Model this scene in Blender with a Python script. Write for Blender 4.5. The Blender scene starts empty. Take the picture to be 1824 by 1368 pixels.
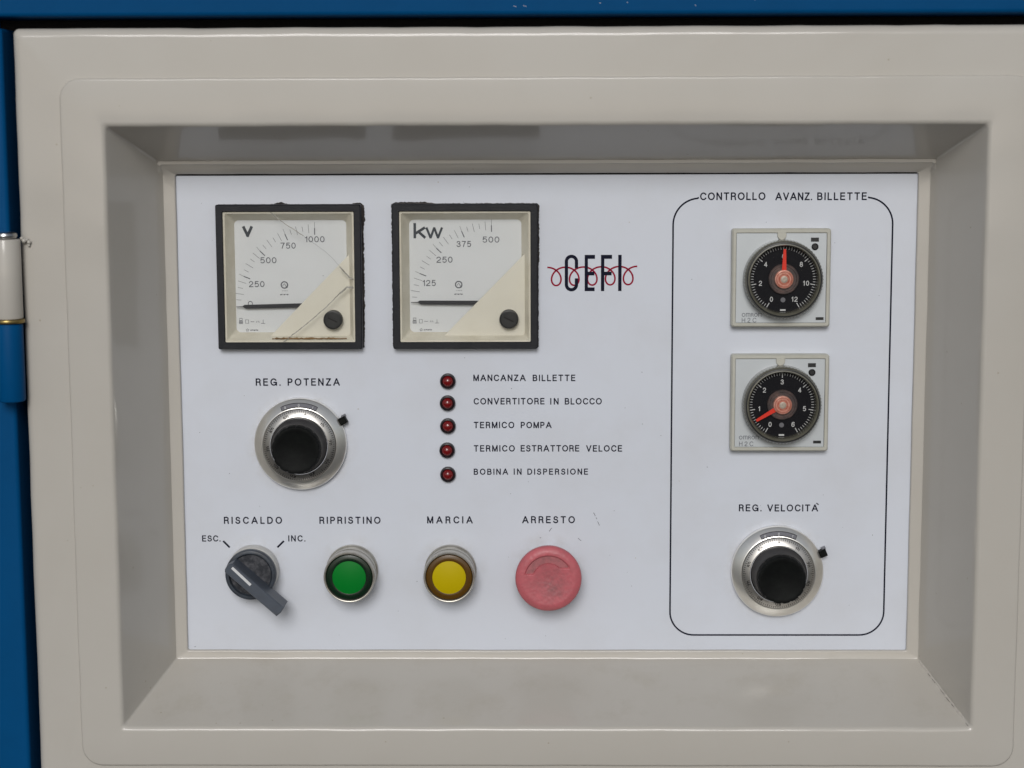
import bpy, math, random
from mathutils import Vector, Matrix
from mathutils.geometry import tessellate_polygon
from mathutils import noise as mnoise

SC = bpy.context.scene
COL = SC.collection
R = math.radians

# ---------------------------------------------------------------- camera
cam_d = bpy.data.cameras.new("camera")
cam_d.sensor_width = 36.0
cam_d.lens = 66.94
cam_d.clip_start = 0.02
cam_d.clip_end = 300
cam_d.dof.use_dof = True
cam_d.dof.focus_distance = 1.262
cam_d.dof.aperture_fstop = 5.6
cam = bpy.data.objects.new("camera", cam_d)
COL.objects.link(cam)
_p, _y, _r = R(-7.7865), R(0.7564), R(0.1902)
_m = Matrix.Rotation(_y, 3, 'Z') @ Matrix.Rotation(_p, 3, 'X') @ Matrix.Rotation(_r, 3, 'Y')
_x, _f, _u = _m.col[0], _m.col[1], _m.col[2]
cam.matrix_world = Matrix(((_x[0], _u[0], -_f[0], -0.0059029), (_x[1], _u[1], -_f[1], -1.2613003),
                           (_x[2], _u[2], -_f[2], 0.1943091), (0, 0, 0, 1)))
SC.camera = cam

# ---------------------------------------------------------------- sky, sun, exposure
SUN_EL, SUN_AZ = 25.0, -177.0        # azimuth measured from +Y towards +X
world = bpy.data.worlds.new("World")
SC.world = world
world.use_nodes = True
wn = world.node_tree
bg = wn.nodes["Background"]
sky = wn.nodes.new("ShaderNodeTexSky")
sky.sky_type = 'NISHITA'
sky.sun_disc = False
sky.sun_elevation = R(SUN_EL)
sky.sun_rotation = R(SUN_AZ)
sky.air_density = 1.0
sky.dust_density = 0.8
sky.ozone_density = 1.0
cloud = wn.nodes.new("ShaderNodeHueSaturation")      # overcast: thin cloud takes most of the blue out
cloud.inputs["Saturation"].default_value = 0.4
wn.links.new(sky.outputs[0], cloud.inputs["Color"])
wn.links.new(cloud.outputs[0], bg.inputs[0])
bg.inputs[1].default_value = 0.06
sun_d = bpy.data.lights.new("sun", 'SUN')
sun_d.energy = 1.5
sun_d.angle = R(23)
sun_d.color = (1.0, 0.98, 0.96)
sun = bpy.data.objects.new("sun", sun_d)
_sv = Vector((math.sin(R(SUN_AZ)) * math.cos(R(SUN_EL)), math.cos(R(SUN_AZ)) * math.cos(R(SUN_EL)), math.sin(R(SUN_EL))))
sun.rotation_euler = _sv.to_track_quat('Z', 'Y').to_euler()
COL.objects.link(sun)
SC.view_settings.view_transform = 'Standard'
SC.view_settings.look = 'None'
SC.view_settings.gamma = 1.0
SC.view_settings.exposure = 0.24

# ---------------------------------------------------------------- materials
def mat(name, col, rough=0.5, metal=0.0, bump=0.0, bscale=300.0, coat=0.0, var=0.0, vscale=40.0, vcol=None,
        spec=0.5, aniso=0.0, trans=0.0, ior=1.45, rvar=0.0):
    """Principled surface; noise gives colour wear (vcol/var), roughness variation and fine relief."""
    m = bpy.data.materials.new(name)
    m.use_nodes = True
    nt = m.node_tree
    b = nt.nodes["Principled BSDF"]
    I = b.inputs
    I["Base Color"].default_value = (*col, 1)
    I["Roughness"].default_value = rough
    I["Metallic"].default_value = metal
    I["Specular IOR Level"].default_value = spec
    I["Coat Weight"].default_value = coat
    I["Coat Roughness"].default_value = 0.12
    I["Transmission Weight"].default_value = trans
    I["IOR"].default_value = ior
    I["Anisotropic"].default_value = aniso
    tc = nt.nodes.new("ShaderNodeTexCoord")
    if aniso:
        tg = nt.nodes.new("ShaderNodeTangent")
        tg.direction_type = 'RADIAL'
        tg.axis = 'Z'
        nt.links.new(tg.outputs[0], I["Tangent"])
    if var > 0:
        n = nt.nodes.new("ShaderNodeTexNoise")
        n.inputs["Scale"].default_value = vscale
        n.inputs["Detail"].default_value = 6
        n.inputs["Roughness"].default_value = 0.65
        nt.links.new(tc.outputs["Object"], n.inputs["Vector"])
        mr = nt.nodes.new("ShaderNodeMapRange")
        mr.inputs[1].default_value = 0.42
        mr.inputs[2].default_value = 0.72
        mr.inputs[3].default_value = 0.0
        mr.inputs[4].default_value = var
        nt.links.new(n.outputs[0], mr.inputs[0])
        mx = nt.nodes.new("ShaderNodeMix")
        mx.data_type = 'RGBA'
        mx.inputs[6].default_value = (*col, 1)
        mx.inputs[7].default_value = (*(vcol or tuple(c * 0.5 for c in col)), 1)
        nt.links.new(mr.outputs[0], mx.inputs[0])
        nt.links.new(mx.outputs[2], I["Base Color"])
        if rvar:
            ma = nt.nodes.new("ShaderNodeMath")
            ma.operation = 'MULTIPLY_ADD'
            nt.links.new(n.outputs[0], ma.inputs[0])
            ma.inputs[1].default_value = rvar
            ma.inputs[2].default_value = rough - rvar * 0.5
            nt.links.new(ma.outputs[0], I["Roughness"])
    if bump > 0:
        n2 = nt.nodes.new("ShaderNodeTexNoise")
        n2.inputs["Scale"].default_value = bscale
        n2.inputs["Detail"].default_value = 3
        nt.links.new(tc.outputs["Object"], n2.inputs["Vector"])
        bp = nt.nodes.new("ShaderNodeBump")
        bp.inputs["Strength"].default_value = bump
        bp.inputs["Distance"].default_value = 0.001
        nt.links.new(n2.outputs[0], bp.inputs["Height"])
        nt.links.new(bp.outputs[0], I["Normal"])
    return m


def glass_mat(name, tint=(1, 1, 1), amount=1.0, rough=0.02):
    """Thin clear pane: lets light straight through, reflects by Fresnel."""
    m = bpy.data.materials.new(name)
    m.use_nodes = True
    nt = m.node_tree
    nt.nodes.remove(nt.nodes["Principled BSDF"])
    out = nt.nodes["Material Output"]
    tr = nt.nodes.new("ShaderNodeBsdfTransparent")
    tr.inputs[0].default_value = (*tint, 1)
    gl = nt.nodes.new("ShaderNodeBsdfGlossy")
    gl.inputs["Roughness"].default_value = rough
    fr = nt.nodes.new("ShaderNodeFresnel")
    fr.inputs[0].default_value = 1.45
    mu = nt.nodes.new("ShaderNodeMath")
    mu.operation = 'MULTIPLY'
    mu.inputs[1].default_value = amount
    mx = nt.nodes.new("ShaderNodeMixShader")
    nt.links.new(fr.outputs[0], mu.inputs[0])
    nt.links.new(mu.outputs[0], mx.inputs[0])
    nt.links.new(tr.outputs[0], mx.inputs[1])
    nt.links.new(gl.outputs[0], mx.inputs[2])
    nt.links.new(mx.outputs[0], out.inputs[0])
    return m


def paint_mat(name, col, dirt=None):
    """Glossy enamel with orange peel; dirt=(v_top, v_bottom): grime settled on the upward-facing sill of the recess."""
    m = mat(name, col, rough=0.42, bump=0.04, bscale=220, coat=0.55, spec=0.2)
    nt = m.node_tree
    b = nt.nodes["Principled BSDF"]
    tc = [n for n in nt.nodes if n.type == 'TEX_COORD'][0]
    n1 = nt.nodes.new("ShaderNodeTexNoise")
    n1.inputs["Scale"].default_value = 11
    n1.inputs["Detail"].default_value = 7
    n1.inputs["Roughness"].default_value = 0.6
    nt.links.new(tc.outputs["Object"], n1.inputs[0])
    m1 = nt.nodes.new("ShaderNodeMapRange")
    m1.inputs[1].default_value = 0.40
    m1.inputs[2].default_value = 0.75
    m1.inputs[4].default_value = 0.10
    nt.links.new(n1.outputs[0], m1.inputs[0])
    fac = m1.outputs[0]
    if dirt:
        sp = nt.nodes.new("ShaderNodeSeparateXYZ")
        nt.links.new(tc.outputs["Object"], sp.inputs[0])
        g = nt.nodes.new("ShaderNodeMapRange")
        g.inputs[1].default_value = dirt[0]
        g.inputs[2].default_value = dirt[1]
        nt.links.new(sp.outputs[1], g.inputs[0])
        # fade out on the flat front
        g2 = nt.nodes.new("ShaderNodeMapRange")
        g2.inputs[1].default_value = 0.066
        g2.inputs[2].default_value = 0.056
        nt.links.new(sp.outputs[2], g2.inputs[0])
        n3 = nt.nodes.new("ShaderNodeTexNoise")
        n3.inputs["Scale"].default_value = 28
        n3.inputs["Detail"].default_value = 8
        n3.inputs["Roughness"].default_value = 0.7
        nt.links.new(tc.outputs["Object"], n3.inputs[0])
        m3 = nt.nodes.new("ShaderNodeMapRange")
        m3.inputs[1].default_value = 0.48
        m3.inputs[2].default_value = 0.68
        m3.inputs[4].default_value = 0.22
        nt.links.new(n3.outputs[0], m3.inputs[0])
        a = nt.nodes.new("ShaderNodeMath"); a.operation = 'MULTIPLY'
        c = nt.nodes.new("ShaderNodeMath"); c.operation = 'MULTIPLY'
        d = nt.nodes.new("ShaderNodeMath"); d.operation = 'MAXIMUM'
        nt.links.new(g.outputs[0], a.inputs[0]); nt.links.new(g2.outputs[0], a.inputs[1])
        nt.links.new(a.outputs[0], c.inputs[0]); nt.links.new(m3.outputs[0], c.inputs[1])
        nt.links.new(c.outputs[0], d.inputs[0]); nt.links.new(fac, d.inputs[1])
        fac = d.outputs[0]
    # fine specks
    v = nt.nodes.new("ShaderNodeTexVoronoi")
    v.inputs["Scale"].default_value = 55
    nt.links.new(tc.outputs["Object"], v.inputs["Vector"])
    s = nt.nodes.new("ShaderNodeMath"); s.operation = 'LESS_THAN'; s.inputs[1].default_value = 0.035
    nt.links.new(v.outputs["Distance"], s.inputs[0])
    s2 = nt.nodes.new("ShaderNodeMath"); s2.operation = 'MULTIPLY'; s2.inputs[1].default_value = 0.55
    nt.links.new(s.outputs[0], s2.inputs[0])
    mxm = nt.nodes.new("ShaderNodeMath"); mxm.operation = 'MAXIMUM'
    nt.links.new(fac, mxm.inputs[0]); nt.links.new(s2.outputs[0], mxm.inputs[1])
    mx = nt.nodes.new("ShaderNodeMix"); mx.data_type = 'RGBA'
    mx.inputs[6].default_value = (*col, 1)
    mx.inputs[7].default_value = (0.30, 0.25, 0.18, 1)
    nt.links.new(mxm.outputs[0], mx.inputs[0])
    nt.links.new(mx.outputs[2], b.inputs["Base Color"])
    return m


def panel_mat(name, col):
    """White laminated face: satin, faint yellowed smudges round the middle controls, tiny specks."""
    m = mat(name, col, rough=0.36, bump=0.02, bscale=500, spec=0.5)
    nt = m.node_tree
    b = nt.nodes["Principled BSDF"]
    tc = [n for n in nt.nodes if n.type == 'TEX_COORD'][0]
    n1 = nt.nodes.new("ShaderNodeTexNoise")
    n1.inputs["Scale"].default_value = 14
    n1.inputs["Detail"].default_value = 8
    n1.inputs["Roughness"].default_value = 0.62
    nt.links.new(tc.outputs["Object"], n1.inputs[0])
    m1 = nt.nodes.new("ShaderNodeMapRange")
    m1.inputs[1].default_value = 0.45; m1.inputs[2].default_value = 0.8; m1.inputs[4].default_value = 0.16
    nt.links.new(n1.outputs[0], m1.inputs[0])
    v = nt.nodes.new("ShaderNodeTexVoronoi")
    v.inputs["Scale"].default_value = 48
    nt.links.new(tc.outputs["Object"], v.inputs["Vector"])
    s = nt.nodes.new("ShaderNodeMath"); s.operation = 'LESS_THAN'; s.inputs[1].default_value = 0.028
    nt.links.new(v.outputs["Distance"], s.inputs[0])
    n2 = nt.nodes.new("ShaderNodeTexNoise"); n2.inputs["Scale"].default_value = 20
    nt.links.new(tc.outputs["Object"], n2.inputs[0])
    g = nt.nodes.new("ShaderNodeMath"); g.operation = 'GREATER_THAN'; g.inputs[1].default_value = 0.54
    nt.links.new(n2.outputs[0], g.inputs[0])
    s2 = nt.nodes.new("ShaderNodeMath"); s2.operation = 'MULTIPLY'
    nt.links.new(s.outputs[0], s2.inputs[0]); nt.links.new(g.outputs[0], s2.inputs[1])
    s3 = nt.nodes.new("ShaderNodeMath"); s3.operation = 'MULTIPLY'; s3.inputs[1].default_value = 0.45
    nt.links.new(s2.outputs[0], s3.inputs[0])
    # dust and finger grime rubbed in round the controls
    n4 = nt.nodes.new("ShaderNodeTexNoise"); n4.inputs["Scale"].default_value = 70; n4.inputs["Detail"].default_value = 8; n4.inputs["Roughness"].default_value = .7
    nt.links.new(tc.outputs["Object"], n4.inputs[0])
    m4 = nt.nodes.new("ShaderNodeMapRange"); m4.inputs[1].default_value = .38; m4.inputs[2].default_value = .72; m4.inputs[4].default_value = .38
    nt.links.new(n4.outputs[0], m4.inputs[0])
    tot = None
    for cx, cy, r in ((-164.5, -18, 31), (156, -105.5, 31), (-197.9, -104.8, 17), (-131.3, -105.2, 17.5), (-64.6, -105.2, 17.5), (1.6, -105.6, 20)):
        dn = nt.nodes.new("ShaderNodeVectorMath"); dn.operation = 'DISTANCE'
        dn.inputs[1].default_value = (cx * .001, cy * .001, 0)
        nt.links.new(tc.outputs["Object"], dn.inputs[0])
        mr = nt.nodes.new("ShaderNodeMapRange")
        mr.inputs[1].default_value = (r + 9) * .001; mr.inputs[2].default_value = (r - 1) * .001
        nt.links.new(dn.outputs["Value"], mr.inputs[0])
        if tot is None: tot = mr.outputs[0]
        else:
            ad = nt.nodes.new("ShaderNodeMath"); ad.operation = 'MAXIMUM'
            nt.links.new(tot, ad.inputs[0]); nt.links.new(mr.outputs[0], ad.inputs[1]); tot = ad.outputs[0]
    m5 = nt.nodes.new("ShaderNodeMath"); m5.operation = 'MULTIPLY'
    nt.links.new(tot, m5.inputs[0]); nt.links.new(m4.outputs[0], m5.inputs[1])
    m6 = nt.nodes.new("ShaderNodeMath"); m6.operation = 'MAXIMUM'
    nt.links.new(m1.outputs[0], m6.inputs[0]); nt.links.new(m5.outputs[0], m6.inputs[1])
    mm = nt.nodes.new("ShaderNodeMath"); mm.operation = 'MAXIMUM'
    nt.links.new(m6.outputs[0], mm.inputs[0]); nt.links.new(s3.outputs[0], mm.inputs[1])
    mx = nt.nodes.new("ShaderNodeMix"); mx.data_type = 'RGBA'
    mx.inputs[6].default_value = (*col, 1)
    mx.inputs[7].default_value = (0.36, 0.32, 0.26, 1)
    nt.links.new(mm.outputs[0], mx.inputs[0])
    nt.links.new(mx.outputs[2], b.inputs["Base Color"])
    return m


M = dict(
    cream=paint_mat("cream_enamel", (0.465, 0.442, 0.402), dirt=(-0.150, -0.170)),
    blue=mat("blue_enamel", (0.0, 0.062, 0.185), rough=0.5, bump=0.03, bscale=220, spec=.08, var=0.15, vscale=30),
    rubber_and_shade_black=mat("rubber_and_shade_black", (0.006, 0.005, 0.006), rough=0.8),
    panel=panel_mat("white_laminate", (0.60, 0.63, 0.695)),
    ink=mat("navy_print", (0.008, 0.009, 0.022), rough=0.6, spec=.08),
    red_ink=mat("red_print", (0.27, 0.006, 0.03), rough=0.6, spec=.08),
    grey_ink=mat("faded_grey_print", (0.10, 0.105, 0.125), rough=0.6),
    fine_ink=mat("fine_grey_print", (0.33, 0.34, 0.36), rough=0.6),
    white_ink=mat("white_print", (0.60, 0.61, 0.62), rough=0.5),
    bezel=mat("black_bezel_plastic", (0.009, 0.010, 0.014), rough=0.45, spec=.3, bump=0.15, bscale=900, var=0.3, vscale=120, vcol=(0.03, 0.03, 0.032)),
    aged_cream=mat("yellowed_cream_plastic", (0.66, 0.63, 0.54), rough=0.5, spec=.3, var=0.35, vscale=45, vcol=(0.40, 0.34, 0.22), bump=0.05),
    cover_cream=mat("cream_cover_plastic", (0.70, 0.675, 0.59), rough=0.45, spec=.3, var=0.15, vscale=30, vcol=(0.5, 0.45, 0.33)),
    dial_white=mat("white_dial_card", (0.66, 0.68, 0.70), rough=0.5, var=0.12, vscale=30, vcol=(0.5, 0.5, 0.48)),
    grime=mat("black_sealant_grime", (0.016, 0.013, 0.014), rough=0.9, var=0.6, vscale=300, vcol=(0.10, 0.085, 0.075), bump=0.4, bscale=900),
    rust=mat("brown_glue_stain", (0.20, 0.11, 0.035), rough=0.35, var=0.7, vscale=200, vcol=(0.06, 0.03, 0.01)),
    black_plastic=mat("black_plastic", (0.010, 0.011, 0.012), rough=0.38, var=0.4, vscale=150, vcol=(0.03, 0.03, 0.03), bump=0.1, bscale=700),
    needle=mat("needle_black", (0.012, 0.013, 0.018), rough=0.5),
    crack=mat("crack_edge", (0.20, 0.19, 0.16), rough=0.6, var=0.8, vscale=400, vcol=(0.55, 0.54, 0.5)),
    glass=glass_mat("clear_pane", (0.98, 0.98, 0.975), 0.9, 0.03),
    smoked=glass_mat("scratched_dial_cover", (0.93, 0.93, 0.92), 0.8, 0.05),
    alu=mat("turned_aluminium", (0.92, 0.90, 0.85), rough=0.28, metal=0.88, aniso=0.75, var=0.3, vscale=60, vcol=(0.66, 0.63, 0.56)),
    alu_dark=mat("satin_scale_ring", (0.55, 0.53, 0.50), rough=0.38, metal=1.0, aniso=0.4, var=0.3, vscale=80, vcol=(0.3, 0.3, 0.29)),
    bright=mat("bright_rim", (0.8, 0.8, 0.79), rough=0.15, metal=1.0),
    nickel=mat("worn_nickel", (0.50, 0.48, 0.43), rough=0.34, metal=0.75, var=0.6, vscale=120, vcol=(0.22, 0.19, 0.14)),
    cap_black=mat("glossy_black_cap", (0.0035, 0.004, 0.004), rough=0.55, spec=0.12, var=0.5, vscale=160, vcol=(0.008, 0.01, 0.009), bump=0.08, bscale=300),
    skirt=mat("dark_knob_skirt", (0.035, 0.034, 0.036), rough=0.3, var=0.4, vscale=100, vcol=(0.09, 0.085, 0.08)),
    selector=mat("dark_grey_plastic", (0.035, 0.045, 0.06), rough=0.45, var=0.7, vscale=160, vcol=(0.018, 0.018, 0.022), bump=0.15, bscale=500),
    selector_dirt=mat("dusty_grey_plastic", (0.018, 0.02, 0.026), rough=0.7, var=0.9, vscale=260, vcol=(0.10, 0.10, 0.11), bump=0.3, bscale=600),
    handle=mat("handle_grey_plastic", (0.065, 0.078, 0.10), rough=0.42, var=0.4, vscale=120, vcol=(0.045, 0.045, 0.05), bump=0.08, bscale=500),
    collar=mat("dusty_white_collar", (0.60, 0.59, 0.56), rough=0.45, var=0.5, vscale=120, vcol=(0.32, 0.29, 0.24)),
    green=mat("green_insert", (0.0, 0.17, 0.018), rough=0.5, spec=.15, var=0.25, vscale=50, vcol=(0.002, 0.15, 0.02)),
    green_dark=mat("dark_green_lens", (0.004, 0.016, 0.007), rough=0.25),
    yellow=mat("yellow_insert", (0.47, 0.36, 0.0), rough=0.5, spec=.15, var=0.25, vscale=50, vcol=(0.44, 0.35, 0.004)),
    amber=mat("dark_amber_lens", (0.085, 0.04, 0.004), rough=0.25),
    red_knob=mat("faded_red_plastic", (0.46, 0.085, 0.095), rough=0.42, bump=0.12, bscale=600),
    arrow_dust=mat("dusty_pink_plastic", (0.40, 0.14, 0.15), rough=0.7, spec=.2, var=0.8, vscale=220, vcol=(0.20, 0.10, 0.10)),
    led_bezel=mat("led_black_bezel", (0.012, 0.008, 0.010), rough=0.3),
    led_red=mat("dark_red_led_lens", (0.16, 0.005, 0.006), rough=0.22, coat=0.5),
    housing=mat("grey_cream_housing", (0.46, 0.455, 0.40), rough=0.42, var=0.3, vscale=110, vcol=(0.35, 0.33, 0.27)),
    face_silver=mat("silver_face_plate", (0.50, 0.53, 0.55), rough=0.42, metal=0.25, var=0.2, vscale=30, vcol=(0.42, 0.44, 0.46)),
    knob_smoke=mat("smoky_olive_plastic", (0.085, 0.082, 0.062), rough=0.25, var=0.7, vscale=70, vcol=(0.14, 0.135, 0.11), coat=0.5),
    dial_black=mat("black_dial_face", (0.004, 0.004, 0.007), rough=0.5, spec=.15),
    pointer_red=mat("red_pointer", (0.80, 0.030, 0.010), rough=0.4),
    copper=mat("pink_copper_disc", (0.56, 0.21, 0.15), rough=0.35, metal=0.2, var=0.8, vscale=260, vcol=(0.78, 0.50, 0.42)),
    hub_ring=mat("hub_ring_plastic", (0.06, 0.05, 0.052), rough=0.25, coat=0.4, var=0.6, vscale=150, vcol=(0.22, 0.13, 0.11)),
    hub_tip=mat("hub_centre_grey", (0.42, 0.36, 0.30), rough=0.4, metal=0.3, var=0.5, vscale=400, vcol=(0.7, 0.66, 0.6)),
    grey_mark=mat("grey_mark", (0.16, 0.16, 0.18), rough=0.4),
    brass=mat("dull_brass", (0.32, 0.24, 0.09), rough=0.35, metal=0.9, var=0.5, vscale=120, vcol=(0.15, 0.11, 0.05)),
    steel=mat("bare_steel", (0.45, 0.45, 0.45), rough=0.28, metal=1.0, var=0.5, vscale=150, vcol=(0.2, 0.2, 0.2)),
    concrete=mat("concrete", (0.06, 0.06, 0.06), rough=0.9, var=0.5, vscale=1.2, vcol=(0.045, 0.045, 0.045)),
)

def _red_knob_wear():
    """hand grime worn into the middle of the mushroom head."""
    nt = M['red_knob'].node_tree
    b = nt.nodes["Principled BSDF"]
    tc = [n for n in nt.nodes if n.type == 'TEX_COORD'][0]
    vl = nt.nodes.new("ShaderNodeVectorMath"); vl.operation = 'DISTANCE'
    vl.inputs[1].default_value = (0.003, -0.004, 0.028)
    nt.links.new(tc.outputs["Object"], vl.inputs[0])
    mr = nt.nodes.new("ShaderNodeMapRange")
    mr.inputs[1].default_value = 0.015; mr.inputs[2].default_value = 0.002; mr.inputs[4].default_value = 0.55
    nt.links.new(vl.outputs["Value"], mr.inputs[0])
    n = nt.nodes.new("ShaderNodeTexNoise"); n.inputs["Scale"].default_value = 130; n.inputs["Detail"].default_value = 10; n.inputs["Roughness"].default_value = 0.7
    nt.links.new(tc.outputs["Object"], n.inputs[0])
    m2 = nt.nodes.new("ShaderNodeMapRange")
    m2.inputs[1].default_value = 0.35; m2.inputs[2].default_value = 0.7; m2.inputs[3].default_value = 0.0; m2.inputs[4].default_value = 1.0
    nt.links.new(n.outputs[0], m2.inputs[0])
    mu = nt.nodes.new("ShaderNodeMath"); mu.operation = 'MULTIPLY_ADD'
    nt.links.new(mr.outputs[0], mu.inputs[0]); nt.links.new(m2.outputs[0], mu.inputs[1])
    lo = nt.nodes.new("ShaderNodeMath"); lo.operation = 'MULTIPLY'; lo.inputs[1].default_value = 0.30
    nt.links.new(m2.outputs[0], lo.inputs[0]); nt.links.new(lo.outputs[0], mu.inputs[2])
    mx = nt.nodes.new("ShaderNodeMix"); mx.data_type = 'RGBA'
    mx.inputs[6].default_value = (0.50, 0.115, 0.135, 1); mx.inputs[7].default_value = (0.13, 0.08, 0.08, 1)
    nt.links.new(mu.outputs[0], mx.inputs[0]); nt.links.new(mx.outputs[2], b.inputs["Base Color"])
_red_knob_wear()

# ---------------------------------------------------------------- object helpers
# Everything is drawn in millimetres in the panel's own frame: u right, v up, h out of the panel towards the viewer.
MM = 0.001
STAND = R(90)          # turns (u, v, h) into world (x, -y, z)


class MB:
    """Mesh builder in millimetres."""
    def __init__(self):
        self.v = []
        self.f = []

    def ring(self, pts):
        i = len(self.v)
        self.v += [tuple(p) for p in pts]
        return list(range(i, i + len(pts)))

    def loft(self, rings, cap0=False, cap1=False, closed=True):
        ids = [self.ring(r) for r in rings]
        n = len(ids[0])
        for a, b in zip(ids, ids[1:]):
            for i in range(n if closed else n - 1):
                j = (i + 1) % n
                self.f.append((a[i], a[j], b[j], b[i]))
        if cap0: self.f.append(tuple(reversed(ids[0])))
        if cap1: self.f.append(tuple(ids[-1]))
        return self

    def lathe(self, prof, n=64, c=(0, 0), cap0=False, cap1=True, mod=None):
        rings = []
        for k, (r, h) in enumerate(prof):
            pts = []
            for i in range(n):
                a = 2 * math.pi * i / n
                rr = r + (mod(k, a, r, h) if mod else 0)
                pts.append((c[0] + rr * math.cos(a), c[1] + rr * math.sin(a), h))
            rings.append(pts)
        return self.loft(rings, cap0, cap1)

    def poly(self, pts, h0, h1, bev=0.0):
        """extruded outline (counter-clockwise), optional small top chamfer"""
        r = [[(x, y, h0) for x, y in pts]]
        if bev:
            r.append([(x, y, h1 - bev) for x, y in pts])
            r.append([(x, y, h1) for x, y in inset(pts, bev)])
        else:
            r.append([(x, y, h1) for x, y in pts])
        return self.loft(r, True, True)

    def box(self, x0, y0, x1, y1, h0, h1, bev=0.0):
        return self.poly([(x0, y0), (x1, y0), (x1, y1), (x0, y1)], h0, h1, bev)

    def stroke(self, pts, w, h, closed=False):
        """flat ribbon along a polyline"""
        n = len(pts)
        L, Rr = [], []
        for i in range(n):
            a = pts[(i - 1) % n] if (closed or i > 0) else pts[i]
            b = pts[(i + 1) % n] if (closed or i < n - 1) else pts[i]
            dx, dy = b[0] - a[0], b[1] - a[1]
            l = math.hypot(dx, dy) or 1
            nx, ny = -dy / l * w / 2, dx / l * w / 2
            L.append((pts[i][0] + nx, pts[i][1] + ny, h)); Rr.append((pts[i][0] - nx, pts[i][1] - ny, h))
        a, b = self.ring(Rr), self.ring(L)
        for i in range(n if closed else n - 1):
            j = (i + 1) % n
            self.f.append((a[i], a[j], b[j], b[i]))
        return self

    def build(self, name, m, parent=None, label=None, kind=None, smooth=35, loc=None):
        me = bpy.data.meshes.new(name)
        me.from_pydata([(x * MM, y * MM, z * MM) for x, y, z in self.v], [], self.f)
        me.validate()
        me.update()
        if smooth:
            me.shade_smooth()
            me.set_sharp_from_angle(angle=R(smooth))
        me.materials.append(m)
        o = bpy.data.objects.new(name, me)
        COL.objects.link(o)
        if parent: o.parent = parent
        if label: o['label'] = label
        if kind: o['kind'] = kind
        if loc: o.location = [c * MM for c in loc]
        return o


def inset(pts, d):
    n = len(pts); out = []
    for i in range(n):
        p, c, q = pts[i - 1], pts[i], pts[(i + 1) % n]
        def nrm(a, b):
            dx, dy = b[0] - a[0], b[1] - a[1]; l = math.hypot(dx, dy) or 1
            return -dy / l, dx / l
        n1, n2 = nrm(p, c), nrm(c, q)
        k = 1 + n1[0] * n2[0] + n1[1] * n2[1]
        k = max(k, 0.3)
        out.append((c[0] + d * (n1[0] + n2[0]) / k, c[1] + d * (n1[1] + n2[1]) / k))
    return out


def rrect(x0, y0, x1, y1, r, h, nc=6, ne=1, wob=0.0, seed=0.0):
    """rounded rectangle ring, counter-clockwise, ne points along every straight edge"""
    pts = []
    r = max(r, 0.01)
    cs = [(x1 - r, y0 + r, -90), (x1 - r, y1 - r, 0), (x0 + r, y1 - r, 90), (x0 + r, y0 + r, 180)]
    for k, (cx, cy, a0) in enumerate(cs):
        for i in range(nc + 1):
            a = R(a0 + 90 * i / nc)
            pts.append([cx + r * math.cos(a), cy + r * math.sin(a)])
        nx = cs[(k + 1) % 4]
        a = R(a0 + 90)
        s = (cx + r * math.cos(a), cy + r * math.sin(a))
        e = (nx[0] + r * math.cos(a), nx[1] + r * math.sin(a))
        for i in range(1, ne):
            t = i / ne
            pts.append([s[0] + (e[0] - s[0]) * t, s[1] + (e[1] - s[1]) * t])
    out = []
    for x, y in pts:
        hh = h
        if wob:
            p = Vector((x * 0.035, y * 0.035, seed))
            x += wob * mnoise.noise(p); y += wob * mnoise.noise(p + Vector((9, 3, 1)))
            hh += wob * mnoise.noise(p + Vector((2, 7, 5)))
            p2 = Vector((x * 0.25, y * 0.25, seed + 4))
            y += wob * 0.35 * mnoise.noise(p2)
        out.append((x, y, hh))
    return out


def thing(name, label, cat, uvh=(0, 0, 0), group=None):
    o = bpy.data.objects.new(name, None)
    o.empty_display_size = 0.01
    COL.objects.link(o)
    o.location = (uvh[0] * MM, -uvh[2] * MM, uvh[1] * MM)
    o.rotation_euler = (STAND, 0, 0)
    o['label'] = label
    o['category'] = cat
    if group: o['group'] = group
    return o


# ---------------------------------------------------------------- lettering: a monoline grotesque drawn as strokes, cap height 1
def _e(cx, cy, rx, ry, a0, a1, n=20):
    return [(cx + rx * math.cos(R(a0 + (a1 - a0) * i / n)), cy + ry * math.sin(R(a0 + (a1 - a0) * i / n))) for i in range(n + 1)]


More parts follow.
